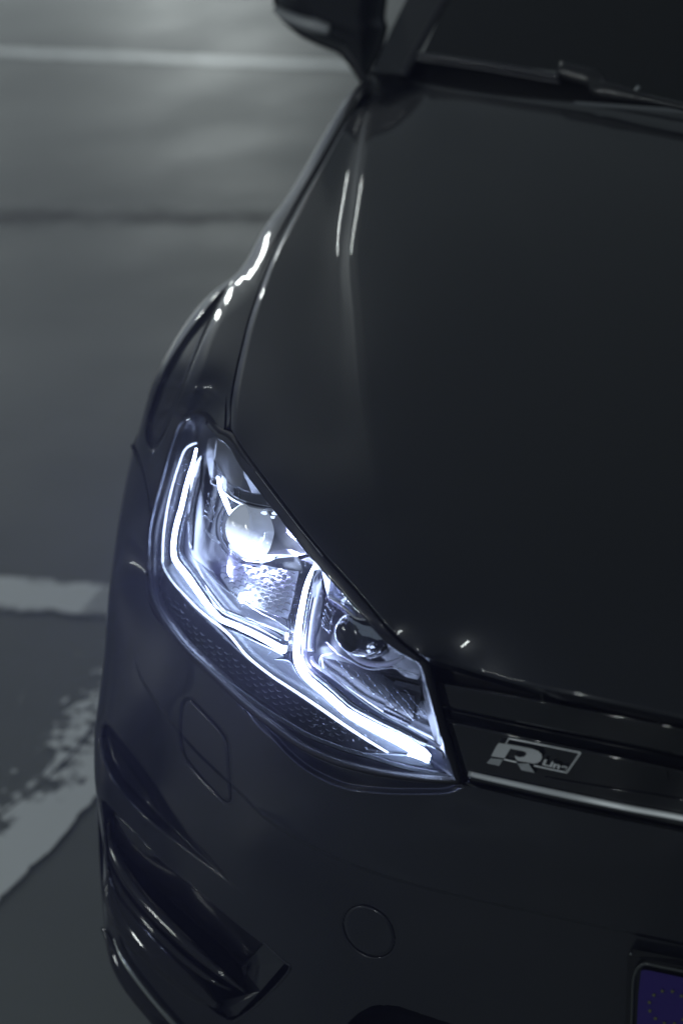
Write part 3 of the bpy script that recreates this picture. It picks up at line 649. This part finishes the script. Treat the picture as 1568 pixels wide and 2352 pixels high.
def badge_text():
    c = bpy.data.curves.new('t', 'FONT'); c.body = 'Line'; c.size = 1; c.extrude = .02; c.offset = .035
    to = bpy.data.objects.new('t', c); COL.objects.link(to); dg = bpy.context.evaluated_depsgraph_get(); me = bpy.data.meshes.new_from_object(to.evaluated_get(dg))
    n = len(me.vertices); co = np.empty(n*3); me.vertices.foreach_get('co', co); co = co.reshape(-1, 3)
    w = co[:, 0].max(); h = co[:, 1].max(); x = co[:, 0]/w; y = co[:, 1]/h
    K = np.array(KB((908,470))[0]); u = K[0]+.16*(360*x+35*y); v = K[1]+.16*(88*x-78*y)
    X = P3(u, v, .0032-(co[:, 2] > 0)*.0012); me.vertices.foreach_set('co', X.ravel()); me.update()
    bpy.data.objects.remove(to); link('badge_lettering', me, badge, BM, False)
badge_text()
# ------------------------------------------------------------------ number plate
npl = empty('number_plate', None, None, (0, 0, 0), car)
slab('plate_holder', [(1440,2196),(1444,2186),(1452,2180),(1568,2203),(2200,2332),(2200,2622),(1426,2600)], -.006, .02, mat('plate_holder', (.007, .007, .008), .3, 0, .6), npl, smooth=False)
bar('plate_holder_rim', [(1440,2640),(1446,2420),(1450,2340),(1453,2262),(1456,2240),(1462,2226),(1471,2217),(1483,2213.5),(1500,2217),(1568,2231),(1800,2280),(2200,2367)], .0030, .003, -.0085, mat('holder_rim', (.05, .055, .055), .25, 0, 1.0), npl, n=140)
slab('plate_band', KN((600,985),(630,960),(690,950),(860,980),(1568,1130),(2050,1235),(1900,4400),(390,4400),(540,1500)), -.0085, .002, mat('plate_blue', (.045, .025, .22), .35), npl)
slab('plate_face', KN((2055,1236),(8200,2600),(8200,4700),(1905,4400)), -.0085, .002, mat('plate_white', (.7, .7, .68), .4), npl)
ST = mat('plate_star', (.18, .19, .08), .5)
for i in range(12):
    a = math.radians(30*i+8); u, v = KN((1225+455*math.cos(a)*.98-30*math.sin(a), 1812+375*math.sin(a)+60*math.cos(a)))[0]
    pts = []
    for k in range(10):
        b = math.pi*k/5-math.pi/2; r = 5.6 if k % 2 == 0 else 2.6; pts.append((u+r*math.cos(b), v+r*math.sin(b)*.9))
    slab('plate_star', pts, -.0092, .0006, ST, npl)
slab('holder_screw', ellipse(1447, 2191, 3.2, 3.2, n=10), -.0085, .002, CHROME, npl)
# ------------------------------------------------------------------ bumper details
bar('washer_cover_gap', WASH_RING, .0014, .0010, -.0001, VOID, car, closed=True, P=PB)
bar('towing_cover_gap', TOW_RING, .0019, .0010, -.0001, VOID, car, closed=True, P=PB)
# side intake
def PI_(u, v, off=0.0): return at_t(np.asarray(u, float), np.asarray(v, float), T(u, v)+off)
INP = mat('intake_gloss', (.007, .007, .009), .10, 0, 1.0)
sheet('intake_back', [(225,1800),(300,1860),(450,2020),(680,2205)], [(240,2120),(330,2220),(450,2310),(560,2370)], [(225,1800),(228,1950),(240,2120)], [(680,2205),(640,2300),(560,2370)], 24, 40, .085, VOID, car, depth=.02)
sheet('intake_panel', K4((200,120),(340,255),(440,370),(560,475),(760,635),(960,795),(1160,962)), K4((205,330),(330,440),(430,560),(560,690),(700,820),(860,960),(1010,1118)), K4((200,120),(205,330)), K4((1160,962),(1048,1088),(1010,1118)), 20, 60, .006, INP, car, depth=.004,
      fn=lambda u, v: .00055*polyd(u, v, INTK[:12])[0])
slab('intake_end_panel', K4((1160,972),(1295,1090),(1140,1270),(990,1425),(930,1440),(900,1400),(870,1340),(1060,1290),(1018,1118),(1050,1088)), [.012,.004,.006,.006,.008,.012,.03,.04,.030,.026], .004, PAINT, car)
slab('intake_end_fold', K4((1018,1118),(1058,1100),(1040,1200),(1060,1290)), [.022,.016,.026,.034], .003, INP, car)
bar('intake_fin', K4((165,180),(185,330),(250,480),(340,620),(430,730),(560,860),(700,990),(850,1120),(960,1210),(1050,1285)), .018, .018, .022, INP, car, n=70, tw=[.3,.8,1,1,1,.9,.6,.15])
bar('intake_fin', K4((150,330),(180,480),(250,620),(340,745),(450,870),(600,1020),(760,1150),(900,1240),(960,1265)), .013, .013, .020, INP, car, n=70, tw=[.3,1,1,1,1,.8,.2])
bar('intake_fin', K4((170,520),(200,650),(270,780),(380,920),(520,1060),(660,1185),(780,1290),(850,1350),(885,1370)), .036, .028, .016, INP, car, n=80, tw=[.2,.7,1,1,1,1,1,.8,.3])
bar('intake_rim', INTK[1:10], .0030, .004, .003, PAINT, car, n=80)
bar('intake_rim', INTK[9:][:8], .0036, .005, .002, PAINT, car, n=60)
bar('intake_rim', INTK[17:]+[(232,1845)], .0030, .004, .003, PAINT, car, n=60)
# polished lip under the side intake
bar('bumper_lip', K4((150,900),(178,940),(215,1020),(265,1110),(340,1220),(450,1360),(570,1500),(700,1640),(850,1800)), .030, .020, .004, INP, car, n=90, tw=[.2,.8,1,1,1,1.1,1.2])
bar('bumper_lip_highlight', K4((205,935),(232,1010),(275,1090),(350,1195),(460,1335),(580,1470),(700,1600),(850,1760)), .006, .006, -.009, mat('lip_highlight', (.60, .62, .60), .25, .9), car, n=90, tw=[.3,.9,1,1,1.3,1.6,1.8])  # bright metal bar added as the highlight along the lip
sheet('lower_intake_back', [(760,2330),(870,2285),(1050,2330),(1568,2440)], [(760,2580),(1568,2580)], [(760,2330),(760,2580)], [(1568,2440),(1568,2580)], 8, 20, .06, VOID, car, depth=.02)

# ------------------------------------------------------------------ windscreen end
_A0 = np.array([-.70, 1.20, .985]); _B0 = np.array([-.26, .92, .985]); _C0 = _A0+np.array([.12, .42, .26])
_N0 = np.cross(_B0-_A0, _C0-_A0)
def PW(u, v, off=0.0):
    d = ray(u, v); t = ((_A0-CP)@_N0)/(d@_N0); return at_t(u, v, t+off)
GLASS = mat('windscreen_glass', (.003, .004, .004), .04, 0, .6, .3)
slab('windscreen', [(966,132),(1032,-10),(1060,-80),(1130,-220),(2100,-220),(2200,352),(1568,236),(1370,190),(1285,165),(1100,142)], .0, .006, GLASS, car, P=PW)
bar('windscreen_trim', [(925,172),(961,106),(1000,36),(1024,-8),(1060,-80),(1120,-200)], .014, .006, -.004, mat('rubber_trim', (.05, .05, .06), .35, 0, .3), car, P=PW, n=40)
slab('roof_pillar', [(856,166),(862,148),(880,108),(899,66),(934,-4),(975,-90),(1040,-220),(1110,-220),(1028,-14),(965,104),(922,170),(890,168)], -.006, .05, PAINT, car, P=PW)
slab('pillar_base', [(846,176),(856,160),(885,162),(922,166),(925,176),(900,172),(870,176)], .0, .03, BLACK, car, P=PW)
slab('cowl', [(900,166),(925,150),(960,136),(1100,146),(1285,170),(1370,196),(1568,240),(2200,357),(2200,394),(1568,280),(1301,250),(1109,232),(981,212),(936,196)], .05, .03, BLACK, car, P=PW)
wip = empty('wiper', None, None, (0, 0, 0), car)
bar('wiper_blade', [(961,126),(1013,133),(1100,146),(1200,162),(1284,178)], .010, .008, -.02, mat('wiper_rubber', (.035, .035, .045), .3, 0, .5), wip, P=PW, n=40)
bar('wiper_blade', [(966,138),(1100,158),(1284,190)], .004, .006, -.014, mat('wiper_edge', (.10, .10, .11), .35), wip, P=PW, n=40)
bar('wiper_arm', [(1284,160),(1330,172),(1366,184),(1372,200),(1420,213),(1568,246),(1700,276)], .014, .010, -.024, mat('wiper_arm', (.02, .02, .022), .3, 0, .4), wip, P=PW, n=50, tw=[1.6,1.8,1.5,.8,.7,.8,.9])
bar('wiper_clip', [(1459,208),(1466,200)], .006, .006, -.028, SATIN, wip, P=PW, n=5)

# mirror: a rounded shell on a foot
mir = empty('wing_mirror', None, None, (0, 0, 0), car)
PM = plane_at('y', 1.42)
MO = [(888,-70),(890,0),(884,40),(892,66),(880,110),(862,150),(846,178),(836,196),(826,190),(812,165),(795,144),(778,124),(744,110),(716,98),(692,86),(668,68),(648,48),(634,30),(627,0),(630,-60),(680,-110),(780,-125),(860,-110)]
def pillow(name, poly, P, bulge, mt_, parent, w=60, depth=.10, step=4):
    us = np.arange(min(p[0] for p in poly)-step, max(p[0] for p in poly)+step*2, step); vs = np.arange(min(p[1] for p in poly)-step, max(p[1] for p in poly)+step*2, step)
    U, V_ = np.meshgrid(us, vs); ins = inside(U, V_, poly); d, _ = polyd(U, V_, poly, True)
    # pull the cells just outside on to the outline
    Pn = np.array(poly+poly[:1], float); out = ~ins; 
    idx = np.argwhere(out & (d < step*1.6))
    for i, j in idx:
        p = np.array([U[i, j], V_[i, j]]); best = None
        for a, b in zip(Pn[:-1], Pn[1:]):
            e = b-a; s = np.clip((p-a)@e/(e@e+1e-9), 0, 1); q = a+s*e; dd = np.hypot(*(p-q))
            if best is None or dd < best[0]: best = (dd, q)
        U[i, j], V_[i, j] = best[1]
    ok = ins | (out & (d < step*1.6)); x = np.clip(1-d/w, 0, 1); x = np.where(ins, x, 1.0)
    off = bulge*(1-np.sqrt(np.clip(1-x**2, 0, 1)))
    X = P(U, V_, off); Xb = P(U, V_, off*0+depth-off*.5); n, m = U.shape; F = []
    for i in range(n-1):
        for j in range(m-1):
            if ok[i, j] and ok[i+1, j] and ok[i, j+1] and ok[i+1, j+1]:
                a = i*m+j; F.append((a, a+1, a+m+1, a+m)); F.append((n*m+a, n*m+a+m, n*m+a+m+1, n*m+a+1))
    return mesh(name, list(X.reshape(-1, 3))+list(Xb.reshape(-1, 3)), F, parent, mt_)
pillow('mirror_shell', MO, PM, .09, PAINT, mir, w=70)
bar('mirror_highlight', KM((205,60),(300,120),(420,165),(520,190),(600,215)), .022, .012, .0, mat('mirror_highlight', (.55, .56, .58), .4, .3), mir, P=PM, n=30, tw=[.5,.9,1,1.1,.8])  # pale bar stands in for the highlight under the mirror shell
bar('mirror_highlight', KM((600,225),(680,285),(740,370),(800,470),(840,560)), .012, .008, .03, mat('mirror_highlight_dim', (.12, .12, .13), .35), mir, P=PM, n=30, tw=[.5,1,.9,.6])  # dimmer bar, likewise a painted highlight on the mirror
# the front is symmetrical about the car's centre line
for o in car.children_recursive:
    if o.type == 'MESH' and o.name.split('.')[0] in ('bonnet', 'bumper', 'grille_back', 'grille_slat', 'grille_edge', 'chrome_strip', 'windscreen', 'cowl', 'plate_holder', 'plate_holder_rim', 'plate_face'):
        md = o.modifiers.new('mirror', 'MIRROR'); md.use_axis = (True, False, False); md.use_bisect_axis = (True, False, False); md.use_bisect_flip_axis = (True, False, False); md.merge_threshold = .001
# ------------------------------------------------------------------ ground
def floor_mat(name, c0, c1, rough=.32):
    m = bpy.data.materials.new(name); m.use_nodes = True; nt = m.node_tree; b = nt.nodes['Principled BSDF']
    tc = nd(m, 'ShaderNodeTexCoord')
    a = nd(m, 'ShaderNodeTexNoise'); a.inputs['Scale'].default_value = .9; a.inputs['Detail'].default_value = 5; mp = nd(m, 'ShaderNodeMapping'); mp.inputs['Scale'].default_value = (.45, 1.25, 1); nt.links.new(tc.outputs['Object'], mp.inputs['Vector']); nt.links.new(mp.outputs[0], a.inputs['Vector'])
    r = nd(m, 'ShaderNodeValToRGB'); r.color_ramp.elements[0].position = .3; r.color_ramp.elements[1].position = .72
    r.color_ramp.elements[0].color = (*c0, 1); r.color_ramp.elements[1].color = (*c1, 1); nt.links.new(a.outputs['Fac'], r.inputs[0]); nt.links.new(r.outputs[0], b.inputs['Base Color'])
    n2 = nd(m, 'ShaderNodeTexNoise'); n2.inputs['Scale'].default_value = 1.7; n2.inputs['Detail'].default_value = 4; nt.links.new(tc.outputs['Object'], n2.inputs['Vector'])
    mr = nd(m, 'ShaderNodeMapRange'); mr.inputs['From Min'].default_value = .35; mr.inputs['From Max'].default_value = .65; mr.inputs['To Min'].default_value = rough-.03; mr.inputs['To Max'].default_value = rough+.04
    nt.links.new(n2.outputs['Fac'], mr.inputs['Value']); nt.links.new(mr.outputs[0], b.inputs['Roughness'])
    
    return m
FM = floor_mat('painted_concrete', (.095, .108, .105), (.18, .195, .19), .56)
g = mesh('ground', [(-40, -12, 0), (25, -12, 0), (25, 60, 0), (-40, 60, 0)], [(0, 1, 2, 3)], None, FM); g['kind'] = 'structure'
def line_mat(name, thr, soft, scale=9, fade=0.0, far=1.0, near=1.0):
    m = bpy.data.materials.new(name); m.use_nodes = True; nt = m.node_tree; b = nt.nodes['Principled BSDF']; b.inputs['Base Color'].default_value = (.85, .88, .89, 1); b.inputs['Roughness'].default_value = .5
    out = nt.nodes['Material Output']; tr = nd(m, 'ShaderNodeBsdfTransparent'); mx = nd(m, 'ShaderNodeMixShader')
    tc = nd(m, 'ShaderNodeTexCoord'); uvn = nd(m, 'ShaderNodeSeparateXYZ'); nt.links.new(tc.outputs['UV'], uvn.inputs[0])
    ns = nd(m, 'ShaderNodeTexNoise'); ns.inputs['Scale'].default_value = scale; ns.inputs['Detail'].default_value = 6; nt.links.new(tc.outputs['Object'], ns.inputs['Vector'])
    n3 = nd(m, 'ShaderNodeTexNoise'); n3.inputs['Scale'].default_value = scale*3.7; n3.inputs['Detail'].default_value = 5; nt.links.new(tc.outputs['Object'], n3.inputs['Vector'])
    n4 = nd(m, 'ShaderNodeMath', operation='MULTIPLY_ADD'); n4.inputs[1].default_value = .45; n4.inputs[2].default_value = -.225; nt.links.new(n3.outputs['Fac'], n4.inputs[0])
    n5 = nd(m, 'ShaderNodeMath', operation='ADD'); nt.links.new(n4.outputs[0], n5.inputs[0]); nt.links.new(ns.outputs['Fac'], n5.inputs[1])
    ma = nd(m, 'ShaderNodeMath', operation='MULTIPLY'); ma.inputs[1].default_value = far; nt.links.new(uvn.outputs[1], ma.inputs[0])
    mb = nd(m, 'ShaderNodeMath', operation='MULTIPLY_ADD'); mb.inputs[1].default_value = -near; mb.inputs[2].default_value = near; nt.links.new(uvn.outputs[1], mb.inputs[0])
    mm = nd(m, 'ShaderNodeMath', operation='MINIMUM'); nt.links.new(ma.outputs[0], mm.inputs[0]); nt.links.new(mb.outputs[0], mm.inputs[1])
    ad0 = nd(m, 'ShaderNodeMath', operation='ADD'); nt.links.new(mm.outputs[0], ad0.inputs[0]); nt.links.new(n5.outputs[0], ad0.inputs[1]); ns.inputs['Roughness'].default_value = .62
    ad = nd(m, 'ShaderNodeMath', operation='MULTIPLY_ADD'); nt.links.new(uvn.outputs[0], ad.inputs[0]); ad.inputs[1].default_value = fade; nt.links.new(ad0.outputs[0], ad.inputs[2])
    mr = nd(m, 'ShaderNodeMapRange'); mr.inputs['From Min'].default_value = thr; mr.inputs['From Max'].default_value = thr+soft; nt.links.new(ad.outputs[0], mr.inputs['Value'])
    nt.links.new(mr.outputs[0], mx.inputs[0]); nt.links.new(tr.outputs[0], mx.inputs[1]); nt.links.new(b.outputs[0], mx.inputs[2]); nt.links.new(mx.outputs[0], out.inputs[0]); return m
def gline(name, a, b, mt_, label, cols=1):
    """a: far edge points, b: near edge points (picture), laid on the floor"""
    A = np.array([at_t(*p, tfor(*p, 'z', .004)) for p in a]); B = np.array([at_t(*p, tfor(*p, 'z', .004)) for p in b])
    n = len(A); V = list(A)+list(B); F = [(i, i+1, n+i+1, n+i) for i in range(n-1)]
    o = mesh(name, V, F, None, mt_, False); uv = o.data.uv_layers.new(name='UVMap')
    for l in o.data.loops: uv.data[l.index].uv = ((l.vertex_index % n)/(n-1), 0 if l.vertex_index < n else 1)
    o['kind'] = 'structure'; return o
gline('painted_bay_line', [(-300,1308),(0,1322),(130,1330),(330,1348)], [(-300,1392),(0,1402),(130,1408),(330,1424)], line_mat('worn_line', .44, .2, 5), '')
gline('painted_aisle_line', [(-300,97),(0,109),(400,126),(900,145)], [(-300,117),(0,129),(400,145),(900,163)], line_mat('far_line', .45, .2, 2), '')
dk = line_mat('dark_streak', .62, .6, 3); dk.node_tree.nodes['Principled BSDF'].inputs['Base Color'].default_value = (.045, .05, .05, 1); dk.node_tree.nodes['Principled BSDF'].inputs['Roughness'].default_value = .62
gline('dark_streak', [(-300,452),(0,462),(400,474),(700,482)], [(-300,520),(0,528),(400,524),(700,512)], dk, '')  # darker streak across the floor
gline('worn_bay_line', [(-260,2020),(0,1876),(100,1800),(180,1722),(290,1560)], [(-260,2240),(0,2070),(110,1960),(240,1810),(340,1660)], line_mat('very_worn_line', .44, .14, 13, -.10, .55, 4.0), '')
gline('worn_paint_flecks', [(-260,1700),(0,1580),(110,1480),(200,1390),(300,1270)], [(-260,2016),(0,1874),(99,1797),(178,1718),(288,1556)], line_mat('paint_flecks', .80, .10, 13, .06, .30, 30.0), '')

# ------------------------------------------------------------------ thin haze added to spread the headlight's glow
def haze():
    m = bpy.data.materials.new('haze'); m.use_nodes = True; nt = m.node_tree; nt.nodes.clear()
    out = nd(m, 'ShaderNodeOutputMaterial'); pv = nd(m, 'ShaderNodeVolumePrincipled'); pv.inputs['Density'].default_value = HAZE; pv.inputs['Color'].default_value = (.72, .76, 1, 1); pv.inputs['Anisotropy'].default_value = .0
    nt.links.new(pv.outputs[0], out.inputs['Volume'])
    V = [(x, y, z) for x in (-41, 26) for y in (-13, 61) for z in (-1, 4)]
    F = [(0, 1, 3, 2), (4, 6, 7, 5), (0, 4, 5, 1), (2, 3, 7, 6), (0, 2, 6, 4), (1, 5, 7, 3)]
    o = mesh('haze', V, F, None, m, False); o['kind'] = 'stuff'
HAZE = .0125
if HAZE: haze()
